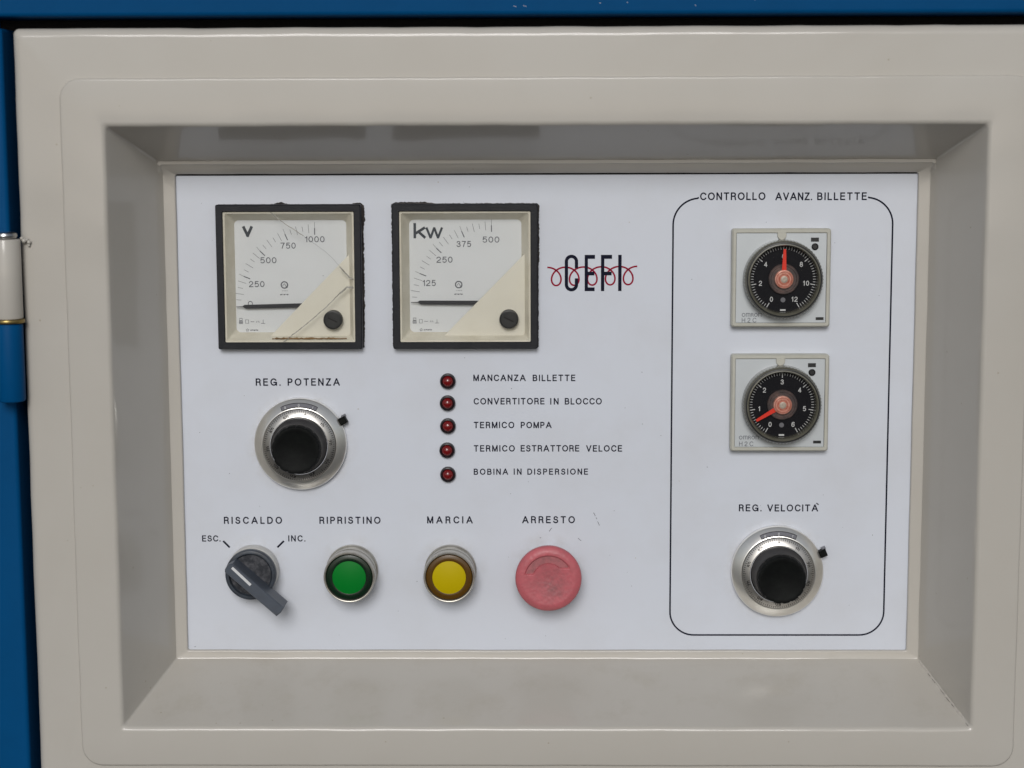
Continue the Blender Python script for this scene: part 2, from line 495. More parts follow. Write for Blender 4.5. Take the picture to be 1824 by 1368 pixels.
GLYPHS = {
 'A': [[(0, 0), (.41, 1)], [(.45, 1), (.86, 0)], [(.17, .32), (.69, .32)]],
 'B': [[(0, 0), (0, 1)], [(0, 1)] + _e(.36, .765, .22, .235, 90, -90) + [(0, .53)], [(.3, .53)] + _e(.38, .265, .26, .265, 90, -90) + [(0, 0)]],
 'C': [_e(.42, .5, .42, .5, 36, 324, 36)],
 'D': [[(0, 0), (0, 1)], [(0, 1)] + _e(.31, .5, .43, .5, 90, -90, 26) + [(0, 0)]],
 'E': [[(0, 0), (0, 1)], [(.05, 1), (.56, 1)], [(.05, .53), (.52, .53)], [(.05, 0), (.58, 0)]],
 'F': [[(0, 0), (0, 1)], [(.05, 1), (.55, 1)], [(.05, .53), (.48, .53)]],
 'G': [_e(.43, .5, .43, .5, 38, 335, 36), [(.48, .44), (.86, .44)], [(.86, .44), (.86, .02)]],
 'H': [[(0, 0), (0, 1)], [(.68, 0), (.68, 1)], [(0, .52), (.68, .52)]],
 'I': [[(0, 0), (0, 1)]],
 'L': [[(0, 0), (0, 1)], [(.05, 0), (.5, 0)]],
 'M': [[(0, 0), (0, 1)], [(.02, 1), (.40, .02)], [(.42, .02), (.80, 1)], [(.82, 0), (.82, 1)]],
 'N': [[(0, 0), (0, 1)], [(.03, 1), (.65, 0)], [(.68, 0), (.68, 1)]],
 'O': [_e(.44, .5, .44, .5, 0, 360, 44)],
 'P': [[(0, 0), (0, 1)], [(0, 1)] + _e(.35, .73, .24, .27, 90, -90) + [(0, .46)]],
 'R': [[(0, 0), (0, 1)], [(0, 1)] + _e(.36, .75, .24, .25, 90, -90) + [(0, .5)], [(.36, .5)] + _e(.40, .33, .18, .17, 80, 0, 10) + [(.585, .12), (.63, 0)]],
 'S': [_e(.31, .755, .27, .245, 12, 262, 26) + _e(.30, .262, .32, .262, 82, -166, 26)],
 'T': [[(0, 1), (.66, 1)], [(.33, 0), (.33, .96)]],
 'V': [[(0, 1), (.37, 0)], [(.39, 0), (.76, 1)]],
 'Z': [[(.03, 1), (.62, 1)], [(.60, .97), (.03, .03)], [(0, 0), (.64, 0)]],
 '0': [_e(.28, .5, .28, .5, 0, 360, 36)],
 '1': [[(.22, 0), (.22, 1)], [(.20, .97), (.12, .82), (0, .78)]],
 '2': [_e(.28, .73, .27, .27, 172, -22, 20) + [(.43, .46), (.18, .27), (.05, .12), (.01, 0)], [(.01, 0), (.56, 0)]],
 '3': [_e(.26, .765, .24, .235, 168, -80, 20), [(.22, .53)] + _e(.27, .265, .28, .265, 84, -168, 24)],
 '4': [[(.42, 0), (.42, 1)], [(.41, .97), (.0, .28)], [(0, .27), (.58, .27)]],
 '5': [[(.09, 1), (.5, 1)], [(.09, 1), (.04, .5)], _e(.27, .33, .28, .33, 146, -142, 28)],
 '6': [_e(.28, .31, .28, .31, 0, 360, 32), _e(.33, .48, .33, .52, 42, 190, 22)],
 '7': [[(0, 1), (.55, 1)], [(.55, .98), (.32, .5), (.2, 0)]],
 '8': [_e(.28, .765, .23, .235, 0, 360, 30), _e(.28, .265, .28, .265, 0, 360, 32)],
 '9': [_e(.28, .69, .28, .31, 0, 360, 32), _e(.23, .52, .33, .52, 222, 370, 22)],
 '.': [[(0, 0), (0, .01)]],
 'k': [[(0, 0), (0, 1)], [(.50, .70), (.06, .30)], [(.20, .42), (.52, 0)]],
 'w': [[(0, 1), (.30, 0)], [(.34, 0), (.62, 1)], [(.66, 1), (.94, 0)], [(.98, 0), (1.28, 1)]],
 'o': [_e(.45, .5, .45, .5, 0, 360, 30)],
 'm': [[(0, 0), (0, 1)], [(0, 1), (.9, 1)] + _e(.95, .8, .2, .2, 90, 0, 6) + [(1.15, 0)], [(.575, 0), (.575, 1)]],
 'n': [[(0, 0), (0, 1)], [(0, 1), (.6, 1)] + _e(.6, .8, .2, .2, 90, 0, 6) + [(.8, 0)]],
}


def gwidth(ch):
    return max(p[0] for s in GLYPHS[ch] for p in s)


def glyph(mb, ch, x, y, cap, h, wt, sx=1.0, rot=0.0, org=None):
    """ink box starts at (x, y); wt is the stroke width in mm"""
    hh = cap - wt
    for k, s in enumerate(GLYPHS[ch]):
        pts = [(x + wt / 2 + px * hh * sx, y + wt / 2 + py * hh) for px, py in s]
        closed = math.dist(pts[0], pts[-1]) < 1e-6 and len(pts) > 4
        if closed:
            pts = pts[:-1]
        else:                                   # square ends
            for a, b in ((0, 1), (-1, -2)):
                l = math.dist(pts[a], pts[b]) or 1
                f = wt * .48 / l
                pts[a] = (pts[a][0] + (pts[a][0] - pts[b][0]) * f, pts[a][1] + (pts[a][1] - pts[b][1]) * f)
        if org:
            ca, sa = math.cos(rot), math.sin(rot)
            pts = [(org[0] + px * ca - py * sa, org[1] + px * sa + py * ca) for px, py in pts]
        mb.stroke(pts, wt, h + .012 * k, closed)


def text(mb, s, x0, x1, y, cap, h, wt=None, wide=False):
    """set a word so that its ink runs from x0 to x1 with the given capital height"""
    wt = wt or cap * .172
    w = [gwidth(c) * (cap - wt) + wt for c in s]
    n = len(s)
    nat = .14 * cap
    gap = (x1 - x0 - sum(w)) / max(n - 1, 1)
    q = 1.0
    if gap < nat or n == 1:
        q = (x1 - x0 - n * wt - nat * (n - 1)) / max(sum(w) - n * wt, 1e-6)
        gap = nat
    elif wide and n > 1:
        q = min(1.35, (x1 - x0 - n * wt - nat * 1.5 * (n - 1)) / max(sum(w) - n * wt, 1e-6))
        gap = (x1 - x0 - n * wt - q * (sum(w) - n * wt)) / (n - 1)
    x = x0
    for c, ww in zip(s, w):
        glyph(mb, c, x, y, cap, h, wt, q)
        x += (ww - wt) * q + wt + gap


def rtext(mb, s, cx, cy, cap, h, rot=0.0, wt=None):
    """word centred on a point, turned by rot"""
    wt = wt or cap * .15
    w = [gwidth(c) * (cap - wt) + wt for c in s]
    gap = .24 * cap
    x = -(sum(w) + gap * (len(s) - 1)) / 2
    for c, ww in zip(s, w):
        glyph(mb, c, x, -cap / 2, cap, h, wt, 1.0, rot, (cx, cy))
        x += ww + gap


def arc(cx, cy, r, a0, a1, n=16):
    return [(cx + r * math.cos(R(a0 + (a1 - a0) * i / n)), cy + r * math.sin(R(a0 + (a1 - a0) * i / n))) for i in range(n + 1)]

# ================================================================ SETTING AND CABINET
g = bpy.data.meshes.new("ground")
g.from_pydata([(-40, -40, -1.30), (40, -40, -1.30), (40, 40, -1.30), (-40, 40, -1.30)], [], [(0, 1, 2, 3)])
g.materials.append(M['concrete'])
go = bpy.data.objects.new("ground", g); COL.objects.link(go); go['kind'] = 'structure'

cab = thing("machine_cabinet", "blue enamelled machine cabinet framing the cream door along its top and left", "cabinet", (0, 0, -12))
mb = MB(); mb.loft([rrect(-560, -1240, 700, 420, 4, -420), rrect(-560, -1240, 700, 420, 4, 0)], True, True)
mb.build("body", M['blue'], cab)
def rounded_bar(x0, y0, x1, y1, h0, h1, r, ne=20, wob=0.15, seed=1.0):
    b = MB()
    rings = [rrect(x0, y0, x1, y1, r, h0, 4, ne)]
    for k in range(7):
        a = R(90 * k / 6)
        d = r * (1 - math.cos(a))
        rings.append(rrect(x0 + d, y0 + d, x1 - d, y1 - d, max(r - d, .2), h1 - r + r * math.sin(a), 4, ne, wob, seed))
    b.loft(rings, True, True)
    return b
rail = rounded_bar(-560, 260.8, 700, 420, 0, 76, 3).build("top_rail", M['blue'], cab)
mb = MB(); random.seed(21)
for x in (-20, -14, 33, 50, 92, 128):
    y = random.uniform(265.5, 270.5); l = random.uniform(.5, 2.2)
    mb.stroke([(x, y), (x + l * .5, y - .2), (x + l, y - random.uniform(.1, .7))], random.uniform(.15, .28), 76.12)
mb.build("paint_chips", M['white_ink'], rail, kind="stuff", smooth=0)
rounded_bar(-560, -1240, -338.6, 254.5, 0, 74, 3, seed=3).build("left_post", M['blue'], cab)
mb = MB(); mb.box(-345, -1200, 660, 270, 0.5, 30); 
mb = MB()
mb.loft([rrect(-350, -1200, 660, 268, 2, 0.5), rrect(-350, -1200, 660, 268, 2, 34), rrect(-315, -1165, 625, 233, 2, 34), rrect(-315, -1165, 625, 233, 2, 0.5)])
mb.build("door_seal", M['rubber_and_shade_black'], cab)

# ---------------------------------------------------------------- door with its raised frame and sloping recess
door = thing("cabinet_door", "cream enamelled door with a raised frame sloping into a deep rectangular recess", "door", (0, 0, 0))
mb = MB()
DX0, DY0, DX1, DY1 = -331.5, -420, 420, 253.9
rings = [rrect(DX0, DY0, DX1, DY1, 3, 34, 6, 60), ]
for k in range(9):
    a = R(90 * k / 8); rr = 6.0
    d = rr * (1 - math.cos(a))
    rings.append(rrect(DX0 + d, DY0 + d, DX1 - d, DY1 - d, max(4.0 - d * .4, 1), 66.6 - rr + rr * math.sin(a), 6, 60, 0.5, 2.0))
rings.append(rrect(-290, -206, 290, 210, 6, 66.6, 6, 60))
rings.append(rrect(-290, -206, 290, 210, 6, 34, 6, 60))
mb.loft(rings)
mb.build("door_skin", M['cream'], door)

mb = MB()
FX0, FY0, FX1, FY1 = -302.8, -219.8, 302.4, 223.2
rings = [rrect(FX0, FY0, FX1, FY1, 13, 66.2, 8, 70, .3, 5)]
for k in range(6):
    a = R(90 * k / 5); rr = 1.6
    d = rr * (1 - math.cos(a))
    rings.append(rrect(FX0 + d, FY0 + d, FX1 - d, FY1 - d, 13 - d, 66.8 + rr * math.sin(a), 8, 70, .3, 5))
OX0, OY0, OX1, OY1 = -275.6, -194.2, 274.6, 193.8      # mouth of the recess
IX0, IY0, IX1, IY1 = -252.0, -166.4, 252.2, 168.0      # foot of the slope
T = 68.4
def slope_ring(t, extra_h=0.0):
    return [OX0 + (IX0 - OX0) * t, OY0 + (IY0 - OY0) * t, OX1 + (IX1 - OX1) * t, OY1 + (IY1 - OY1) * t]
# rounded lip into the slope
rr = 3.6
slope_ang = math.degrees(math.atan2(T - 3, 25.5))       # how steep the slope falls
for k in range(9):
    a = R(slope_ang * k / 8)
    d = rr * math.tan(R(slope_ang) / 2) - rr * math.sin(a)
    hh = T - rr + rr * math.cos(a)
    rings.append(rrect(OX0 - d, OY0 - d, OX1 + d, OY1 + d, 2.5, hh, 8, 70, .35, 6))
for t in (0.1, 0.3, 0.5, 0.7, 0.9):
    q = slope_ring(t); rings.append(rrect(*q, 1.6, T + (3 - T) * t, 8, 70, .3, 6 + t))
rings.append(rrect(IX0 - .6, IY0 - .6, IX1 + .6, IY1 + .6, 1.2, 4.6, 8, 70, .25, 7))
rings.append(rrect(IX0, IY0, IX1, IY1, 1.2, 3.4, 8, 70, .25, 7))
rings.append(rrect(IX0 + .9, IY0 + .9, IX1 - .9, IY1 - .9, 1.2, 3.0, 8, 70, .25, 7))
LX0, LY0, LX1, LY1 = -244.1, -160.8, 244.5, 161.9
for k in range(5):
    a = R(90 * k / 4); rr = 1.0
    d = rr * math.cos(a) if False else rr * (1 - math.sin(a))
    rings.append(rrect(LX0 - d, LY0 - d, LX1 + d, LY1 + d, 1.5, 3.0 - rr + rr * math.cos(a), 8, 70, .25, 8))
rings.append(rrect(LX0, LY0, LX1, LY1, 1.5, 0.3, 8, 70, .25, 8))
def tilt(ring_):
    return [(x, y, h + 6.0 * min(1, max(0, (y - 162.2) / 5.0))) if (h < 6 and y > 162.2) else (x, y, h) for x, y, h in ring_]
rings = [tilt(r_) for r_ in rings]
mb.loft(rings)
mb.build("recess_surround", M['cream'], door)
# lumpy weld run down the lower right mitre
def weld(A, B, t0, t1, r, seed):
    w_ = MB(); rings = []
    n = 60
    ax = Vector((B[0] - A[0], B[1] - A[1], 3 - T)).normalized()
    s1 = ax.cross(Vector((0, 0, 1))).normalized(); s2 = ax.cross(s1)
    for i in range(n + 1):
        t = t0 + (t1 - t0) * i / n
        c_ = Vector((A[0] + (B[0] - A[0]) * t, A[1] + (B[1] - A[1]) * t, T + (3 - T) * t))
        q = r * (.55 + .9 * abs(mnoise.noise(Vector((i * .23, seed, 0))))) * (1 if 0 < i < n else .1)
        c_ = c_ + s1 * .5 * mnoise.noise(Vector((i * .15, seed, 5)))
        rings.append([tuple(c_ + (s1 * math.cos(w) + s2 * math.sin(w)) * q) for w in [2 * math.pi * m_ / 12 for m_ in range(12)]])
    w_.loft(rings, True, True)
    w_.build("weld_bead", M['cream'], door, smooth=80)
weld((OX1, OY0), (IX1, IY0), .12, .97, 1.3, 3.0)
weld((OX0, OY0), (IX0, IY0), .05, .97, .5, 8.0)
# grime caught in the weld: short dark nicks
mb = MB()
for t0, t1, sd in ((.22, .26, 1.2), (.30, .36, 1.5), (.45, .52, 1.4), (.56, .63, 1.6), (.66, .70, 1.1), (.92, .97, 1.5)):
    ring_ = []
    for k in range(4):
        t = 1 - (t0 + (t1 - t0) * k / 3)
        x = OX1 + (IX1 - OX1) * t; y = OY0 + (IY0 - OY0) * t; hh = T + (3 - T) * t
        ring_.append((x - sd * .75, y + sd * .18, hh + .9))
    a_ = mb.ring(ring_); b_ = mb.ring([(x - .1, y + .45, hh + .8) for x, y, hh in ring_])
    for k in range(3): mb.f.append((a_[k], a_[k + 1], b_[k + 1], b_[k]))
mb.build("weld_grime", M['grime'], door, kind="stuff", smooth=0)

# black strip standing in for the shadow in the gap between upper lip and plate
mb = MB()
mb.box(-243.6, 161.0, 244.0, 163.5, 0.1, 0.7)
mb.build("lip_gap_shade", M['rubber_and_shade_black'], door)

# ---------------------------------------------------------------- hinge
hg = thing("door_hinge", "barrel hinge with cream upper knuckle, brass washer and blue lower knuckle", "hinge", (-338.2, 72.5, 73))
def vcyl(mbd, r, v0, v1, n=40, rb=1.0, cx=0, ch=0):
    prof = [(r - rb, v0), (r - rb * .3, v0 + rb * .3), (r, v0 + rb), (r, v1 - rb), (r - rb * .3, v1 - rb * .3), (r - rb, v1)]
    rings = [[(cx + q * math.cos(2 * math.pi * i / n), v, ch - q * math.sin(2 * math.pi * i / n)) for i in range(n)] for q, v in prof]
    return mbd.loft(rings, True, True)
vcyl(MB(), 9.2, 1.2, 51.3).build("upper_knuckle", M['cream'], hg)
vcyl(MB(), 10.1, -1.4, 1.1, rb=.7).build("washer", M['brass'], hg)
vcyl(MB(), 8.8, -51.3, -1.5, rb=1.5).build("lower_knuckle", M['blue'], hg)
vcyl(MB(), 7.4, 51.3, 55.6, rb=2.0).build("hinge_pin", M['steel'], hg)
mb = MB()
for i, (x, y, h, r) in enumerate(((10.5, 50.0, -4, 1.6), (12.2, 50.6, -4.6, 1.1), (13.4, 49.0, -4.9, 1.4), (13.2, 47.0, -5.0, .9), (9.2, 51.5, -3.8, 1.2))):
    mb.lathe([(r * math.sin(math.pi * k / 6), h + r * math.cos(math.pi * k / 6) * -1) for k in range(1, 7)], 10, (x, y))
mb.build("weld_spatter", M['cream'], hg)

# ================================================================ CONTROL PANEL
pan = thing("control_panel", "white laminate control panel with Italian lettering at the back of the recess", "control panel", (0, 0, 0))
MV, MK = (-169.5, 94.2), (-53.2, 94.2)     # the two meters
mb = MB()
# plate with two square holes for the meters: a grid of cells minus the holes
xs = [-251, MV[0] - 46, MV[0] + 46, MK[0] - 46, MK[0] + 46, 251]
ys = [-167, MV[1] - 46, MV[1] + 46, 167.2]
idx = {}
def pv(x, y, h):
    k = (x, y, h)
    if k not in idx:
        idx[k] = len(mb.v); mb.v.append(k)
    return idx[k]
for i in range(5):
    for j in range(3):
        if j == 1 and i in (1, 3): continue
        for h, rev in ((0.0, False), (-2.0, True)):
            q = [pv(xs[i], ys[j], h), pv(xs[i + 1], ys[j], h), pv(xs[i + 1], ys[j + 1], h), pv(xs[i], ys[j + 1], h)]
            mb.f.append(tuple(reversed(q)) if rev else tuple(q))
mb.build("faceplate", M['panel'], pan, smooth=0)
H = 0.12
LEG = [
 [('MANCANZA', -48.4, -13.4, 23.8, 4.4),('BILLETTE', -8.7, 19.8, 23.7, 4.4)],
 [('CONVERTITORE', -48.3, -0.8, 8.0, 4.4),('IN', 3.0, 8.6, 7.9, 4.4),('BLOCCO', 12.7, 37.5, 7.9, 4.4)],
 [('TERMICO', -48.3, -21.1, -8.1, 4.4),('POMPA', -16.8, 3.9, -8.1, 4.3)],
 [('TERMICO', -48.4, -20.8, -24.0, 4.4),('ESTRATTORE', -16.9, 22.5, -24.0, 4.4),('VELOCE', 27.1, 51.2, -24.1, 4.4)],
 [('BOBINA', -48.5, -25.4, -39.8, 4.2),('IN', -21.6, -16.3, -39.8, 4.2),('DISPERSIONE', -12.4, 28.4, -39.8, 4.2)],
 [('REG.', -194.2, -177.5, 20.9, 5.0),('POTENZA', -172.8, -137.8, 20.9, 5.0)],
 [('REG.', 130.0, 145.3, -65.0, 4.8),('VELOCITA', 149.1, 183.2, -65.1, 4.8)],
 [('CONTROLLO', 101.8, 144.8, 143.9, 5.1),('AVANZ.', 151.3, 175.5, 143.7, 5.1),('BILLETTE', 178.8, 211.4, 143.7, 5.1)],
 [('RISCALDO', -217.8, -178.4, -73.4, 4.9)],
 [('RIPRISTINO', -153.1, -111.7, -73.4, 4.9)],
 [('MARCIA', -80.2, -49.4, -73.2, 4.9)],
 [('ARRESTO', -16.0, 19.6, -73.1, 4.9)],
 [('ESC.', -232.9, -220.4, -85.6, 4.3)],
 [('INC.', -174.4, -162.8, -85.6, 4.3)],
]
for line in LEG:
    mb = MB()
    for w in line: text(mb, w[0], w[1], w[2], w[3], w[4], H)
    if line[-1][0] == 'VELOCITA': mb.stroke([(182.0, -59.4), (183.6, -60.5)], .7, H)
    mb.build("printed_legend", M['ink'], pan, label="printed words " + " ".join(w[0] for w in line), smooth=0)
for a, b in (((-218.6, -85.2), (-214.3, -89.7)), ((-177.4, -85.2), (-181.9, -89.7))):
    MB().stroke([a, b], 1.25, H).build("printed_tick", M['ink'], pan, smooth=0)
# rounded outline round the right-hand controls
pts = [(101.0, 145.7)] + arc(101.6, 127.8, 17.4, 95, 180, 14) + arc(100.4, -134.4, 16.2, 180, 270, 14) + \
      arc(212.6, -134.2, 16.4, 270, 360, 14) + arc(211.2, 127.8, 17.6, 0, 84, 14) + [(212.2, 145.6)]
MB().stroke(pts, 1.1, H).build("printed_outline", M['ink'], pan, smooth=0)
# logo
def L(x, y): return (-4.4 + x * 70.8 / 1824, 117.1 - y * 41.2 / 1056)
def lrect(b, x0, y0, x1, y1, h=H + .12):
    p, q = L(x0, y1), L(x1, y0)
    i = b.ring([(p[0], p[1], h), (q[0], p[1], h), (q[0], q[1], h), (p[0], q[1], h)]); b.f.append(tuple(i))
logo = bpy.data.objects.new("printed_logo", None); COL.objects.link(logo); logo.parent = pan; logo.empty_display_size = .01
logo['label'] = "tall narrow navy CEFI letters with a red coil drawn through them"
coil = []
for i in range(0, 331):
    t = -0.0 + 2 * math.pi * (i / 330) * 5 + 0
    x = 295 - 153.5 + 307 * t / (2 * math.pi) + 150 * math.sin(t)
    y = 591 - 155 * math.cos(t)
    if 135 < x < 1685: coil.append(L(x, y - 8 * (x - 900) / 780))
MB().stroke(coil, 1.1, H).build("coil_line", M['red_ink'], logo, smooth=0)
w = 56 * 70.8 / 1824
C0 = []
cx_ = (468 + 640) / 2; rad = (640 - 468) / 2
pt = [L(640, 460)] + [L(cx_ + rad * math.cos(R(a)), 342 - (rad) * math.sin(R(a))) for a in range(0, 181, 12)] + \
     [L(cx_ + rad * math.cos(R(a)), 738 - (rad) * math.sin(R(a))) for a in range(180, 361, 12)] + [L(640, 630)]
MB().stroke(pt, w, H + .12).build("letter", M['ink'], logo, smooth=0)
b = MB(); lrect(b, 780, 232, 835, 848); lrect(b, 835, 232, 955, 298); lrect(b, 835, 518, 945, 580); lrect(b, 835, 785, 950, 848); b.build("letter", M['ink'], logo, smooth=0)
b = MB(); lrect(b, 1058, 232, 1115, 848); lrect(b, 1115, 232, 1246, 298); lrect(b, 1115, 518, 1240, 580); b.build("letter", M['ink'], logo, smooth=0)
b = MB(); lrect(b, 1352, 232, 1410, 848); b.build("letter", M['ink'], logo, smooth=0)
# scuffs
b = MB()
for p in ([(32.1, -65.8), (32.6, -66.6), (33.4, -68.2)], [(33.9, -69.2), (34.4, -70.2)], [(34.9, -71.8), (36.2, -74.7)], [(3.9, -76.3), (2.2, -78.8)], [(21.7, -83.3), (23.9, -85.3)],
          [(-4.2, -83.2), (-3.2, -83.0)], [(150.3, 121.2), (151.2, 120.9)], [(-240, -159), (-239.2, -158.7)]):
    b.stroke(p, .35, .1)
random.seed(11)
for i in range(46):
    x, y = random.uniform(-238, 238), random.uniform(-156, 156)
    r = random.choice((.25, .3, .4, .5)); a = random.uniform(0, 6)
    b.stroke([(x, y), (x + r * math.cos(a), y + r * math.sin(a))], random.uniform(.25, .5), .1)
b.build("scuff_marks", M['grey_ink'], pan, kind="stuff", smooth=0)

# ================================================================ PANEL METERS
def smear(parent, prof, seed, nm="sealant_fringe"):
    """ragged sealant squeezed out round a 96 mm frame; prof(side, t) gives the width in mm"""
    random.seed(seed)
    N = 110
    inn, out, top = [], [], []
    S = 47.6
    for side in range(4):
        for i in range(N):
            t = i / N
            p = {0: (-S + 2 * S * t, -S), 1: (S, -S + 2 * S * t), 2: (S - 2 * S * t, S), 3: (-S, S - 2 * S * t)}[side]
            nx, ny = {0: (0, -1), 1: (1, 0), 2: (0, 1), 3: (-1, 0)}[side]
            wd = prof(side, t)
            nz = mnoise.noise(Vector((side * 31 + t * 22, seed, 0))) * .25 + mnoise.noise(Vector((side * 31 + t * 90, seed, 3))) * .3
            wd = max(.05, wd * (.85 + nz) + random.uniform(-.15, .22))
            # corner blend
            q = (p[0] + nx * wd, p[1] + ny * wd)
            inn.append((p[0], p[1], .7)); top.append((p[0] + nx * wd * .55, p[1] + ny * wd * .55, .45)); out.append((*q, .05))
    b = MB(); b.loft([out, top, inn]); b.f = [tuple(f) for f in b.f]
    b.build(nm, M['grime'], parent)


def meter(c, label, unit, ticks, needle, screw, tri, crack):
    t = thing("panel_meter", label, "meter", (c[0], c[1], 0), "square analogue panel meters")
    # bezel
    b = MB()
    o, i_ = 47.9, 43.2
    rings = [rrect(-o, -o, o, o, 1.2, 0.0, 4, 30, .05, c[0]), rrect(-o, -o, o, o, 1.2, 7.2, 4, 30, .05, c[0]), rrect(-o + .6, -o + .6, o - .6, o - .6, 1.0, 8.0, 4, 30, .05, c[0]),
             rrect(-i_ - .4, -i_ - .4, i_ + .4, i_ + .4, .8, 8.0, 4, 30, .05, c[0]), rrect(-i_, -i_, i_, i_, .8, 7.5, 4, 30), rrect(-i_, -i_, i_, i_, .8, 5.6, 4, 30)]
    b.loft(rings)
    b.build("bezel", M['bezel'], t)
    # sloping cream well
    b = MB()
    b.loft([rrect(-i_ - .2, -i_ - .2, i_ + .2, i_ + .2, .8, 6.6, 6, 8), rrect(-i_ + 1.2, -i_ + 1.2, i_ - 1.2, i_ - 1.2, .8, 6.5, 6, 8),
            rrect(-37.6, -38.0, 37.4, 37.4, 3.2, -3.4, 6, 8), rrect(-37.2, -37.6, 37.0, 37.0, 3.0, -4.3, 6, 8)])
    b.build("inner_frame", M['aged_cream'], t)
    dial = MB().box(-41, -41, 41, 41, -5.4, -4.0).build("dial_card", M['dial_white'], t, smooth=0)
    # scale
    P = (ticks['pivot'][0] - c[0], ticks['pivot'][1] - c[1])
    b = MB(); bt = MB()
    hs = -3.88
    for k in range(0, 21):
        a = R(180 - 4.5 * k)
        ca, sa = math.cos(a), math.sin(a)
        if k % 5 == 0:
            if k == 0: continue
            b.stroke([(P[0] + 55 * ca, P[1] + 55.6 * sa), (P[0] + 51 * ca, P[1] + 51 * sa)], .22, hs)
            bt.stroke([(P[0] + 51.8 * ca, P[1] + 51.8 * sa), (P[0] + 47.2 * ca, P[1] + 47.4 * sa)], .62, hs + .02)
        else:
            lo = 50.0 if (k % 5) in (1, 3) else 48.6
            hi = 53.4 if (k % 5) in (1, 3) else 54.4
            b.stroke([(P[0] + hi * ca, P[1] + hi * sa), (P[0] + lo * ca, P[1] + lo * sa)], .26, hs)
    b.build("scale_lines", M['grey_ink'], dial, smooth=0)
    for s, x0, x1, y, cp in ticks['txt']:
        text(bt, s, x0 - c[0], x1 - c[0], y - c[1], cp, hs + .03, cp * .135, True)
    bt.build("scale_figures", M['grey_ink'], dial, smooth=0)
    b = MB()
    for s, x0, x1, y, cp, un in unit: text(b, s, x0 - c[0], x1 - c[0], y - c[1], cp, hs, un)
    b.build("unit_letters", M['selector'], dial, smooth=0)
    # maker's ring mark and small symbols
    b = MB()
    lx, ly = -4.7, -6.0
    b.stroke(arc(lx, ly, 2.15, 0, 360, 24), .75, hs, True)
    b.stroke([(lx - 1.2, ly - .6), (lx, ly + .9), (lx + 1.1, ly - .9), (lx + 2.0, ly - 1.9)], .4, hs)
    for k in range(4): b.stroke([(lx - 1.6 + k * 1.0, ly - 3.9), (lx - 1.0 + k * 1.0, ly - 3.9)], .3, hs)
    for k, (q0, q1) in enumerate(((0, 1.1), (1.5, 1.9), (2.3, 3.2), (3.6, 4.1), (4.5, 5.4))): b.stroke([(lx - 2.9 + q0, ly - 6.6 + .3 * (k % 2)), (lx - 2.9 + q1, ly - 6.3)], .75, hs)
    bx, by = -35.4, -31.8
    b.stroke(rr2(bx, by, bx + 2.2, by + 1.6), .45, hs, True); b.stroke(rr2(bx + .2, by + 2.0, bx + 2.0, by + 3.5), .4, hs, True)
    b.stroke([(bx + .2, by + .8), (bx + 2.0, by + .8)], .5, hs)
    b.stroke(rr2(bx + 4.2, by + .1, bx + 6.2, by + 2.5), .35, hs, True)
    b.stroke([(bx + 7.6, by + 1.2), (bx + 10.0, by + 1.2)], .32, hs)
    b.stroke([(bx + 11.4, by + .6), (bx + 12.0, by + 1.8)], .28, hs); b.stroke([(bx + 12.5, by + .6), (bx + 13.0, by + 1.8), (bx + 13.6, by + .6)], .28, hs)
    b.stroke([(bx + 14.6, by + .1), (bx + 17.4, by + .1)], .3, hs); b.stroke([(bx + 16.0, by + .1), (bx + 16.0, by + 2.6)], .3, hs)
    st = [(bx + 5.4 + (1.1 if k % 2 == 0 else .5) * math.sin(k * math.pi / 5), by - 4.4 + (1.1 if k % 2 == 0 else .5) * math.cos(k * math.pi / 5)) for k in range(10)]
    b.stroke(st, .3, hs, True)
    for k, (q0, q1) in enumerate(((0, .9), (1.3, 2.0), (2.3, 3.3), (3.6, 4.2), (4.4, 5.2))): b.stroke([(bx + 7.3 + q0, by - 4.6 + .25 * (k % 2)), (bx + 7.3 + q1, by - 4.4)], .7, hs)
    b.build("dial_symbols", M['grey_ink'], dial, smooth=0)
    # needle
    nx0, nx1, ny0, ny1 = needle       # tip x, root x, y at tip, y at root
    b = MB()
    dx, dy = nx1 - nx0, ny1 - ny0
    def npnt(s, off): return (nx0 + dx * s, ny0 + dy * s + off)
    out = [npnt(0, -.18), npnt(.10, -.25), npnt(.14, -1.35), npnt(1.0, -1.5), npnt(1.0, 1.3), npnt(.12, 1.25), npnt(.09, .3), npnt(0, .2)]
    out = [(x - c[0], y - c[1]) for x, y in out]
    b.poly(out, -1.6, -0.9)
    b.build("needle", M['needle'], t, smooth=0)
    # diagonal corner cover over the needle's root
    A, B_, = tri
    A = (A[0] - c[0], A[1] - c[1]); B_ = (B_[0] - c[0], B_[1] - c[1])
    b = MB()
    e = 40.6
    b.poly([(A[0] - .2, -e), (e, -e), (e, B_[1]), (B_[0], B_[1])], -0.6, 0.6, .25)
    cv = b.build("corner_cover", M['cover_cream'], t, smooth=30)
    b = MB(); sx, sy = screw[0] - c[0], screw[1] - c[1]
    b.lathe([(6.3, 0.6), (6.4, 5.4), (6.0, 6.3), (5.4, 6.5), (5.2, 6.2)], 40, (sx, sy))
    sc_ = b.build("zero_screw", M['black_plastic'], t)
    b = MB(); ang = R(-25)
    b.box(-3.4, -.45, 3.4, .45, 6.2, 6.32)
    b.v = [(sx + x * math.cos(ang) - y * math.sin(ang), sy + x * math.sin(ang) + y * math.cos(ang), h) for x, y, h in b.v]
    b.build("screw_slot", M['rubber_and_shade_black'], sc_, smooth=0)
    # pane: the screw passes through, so the pane stops above the cover at the bezel
    MB().box(-43.1, -43.1, 43.1, 43.1, 6.7, 7.3).build("glass_pane", M['glass'], t, smooth=0)
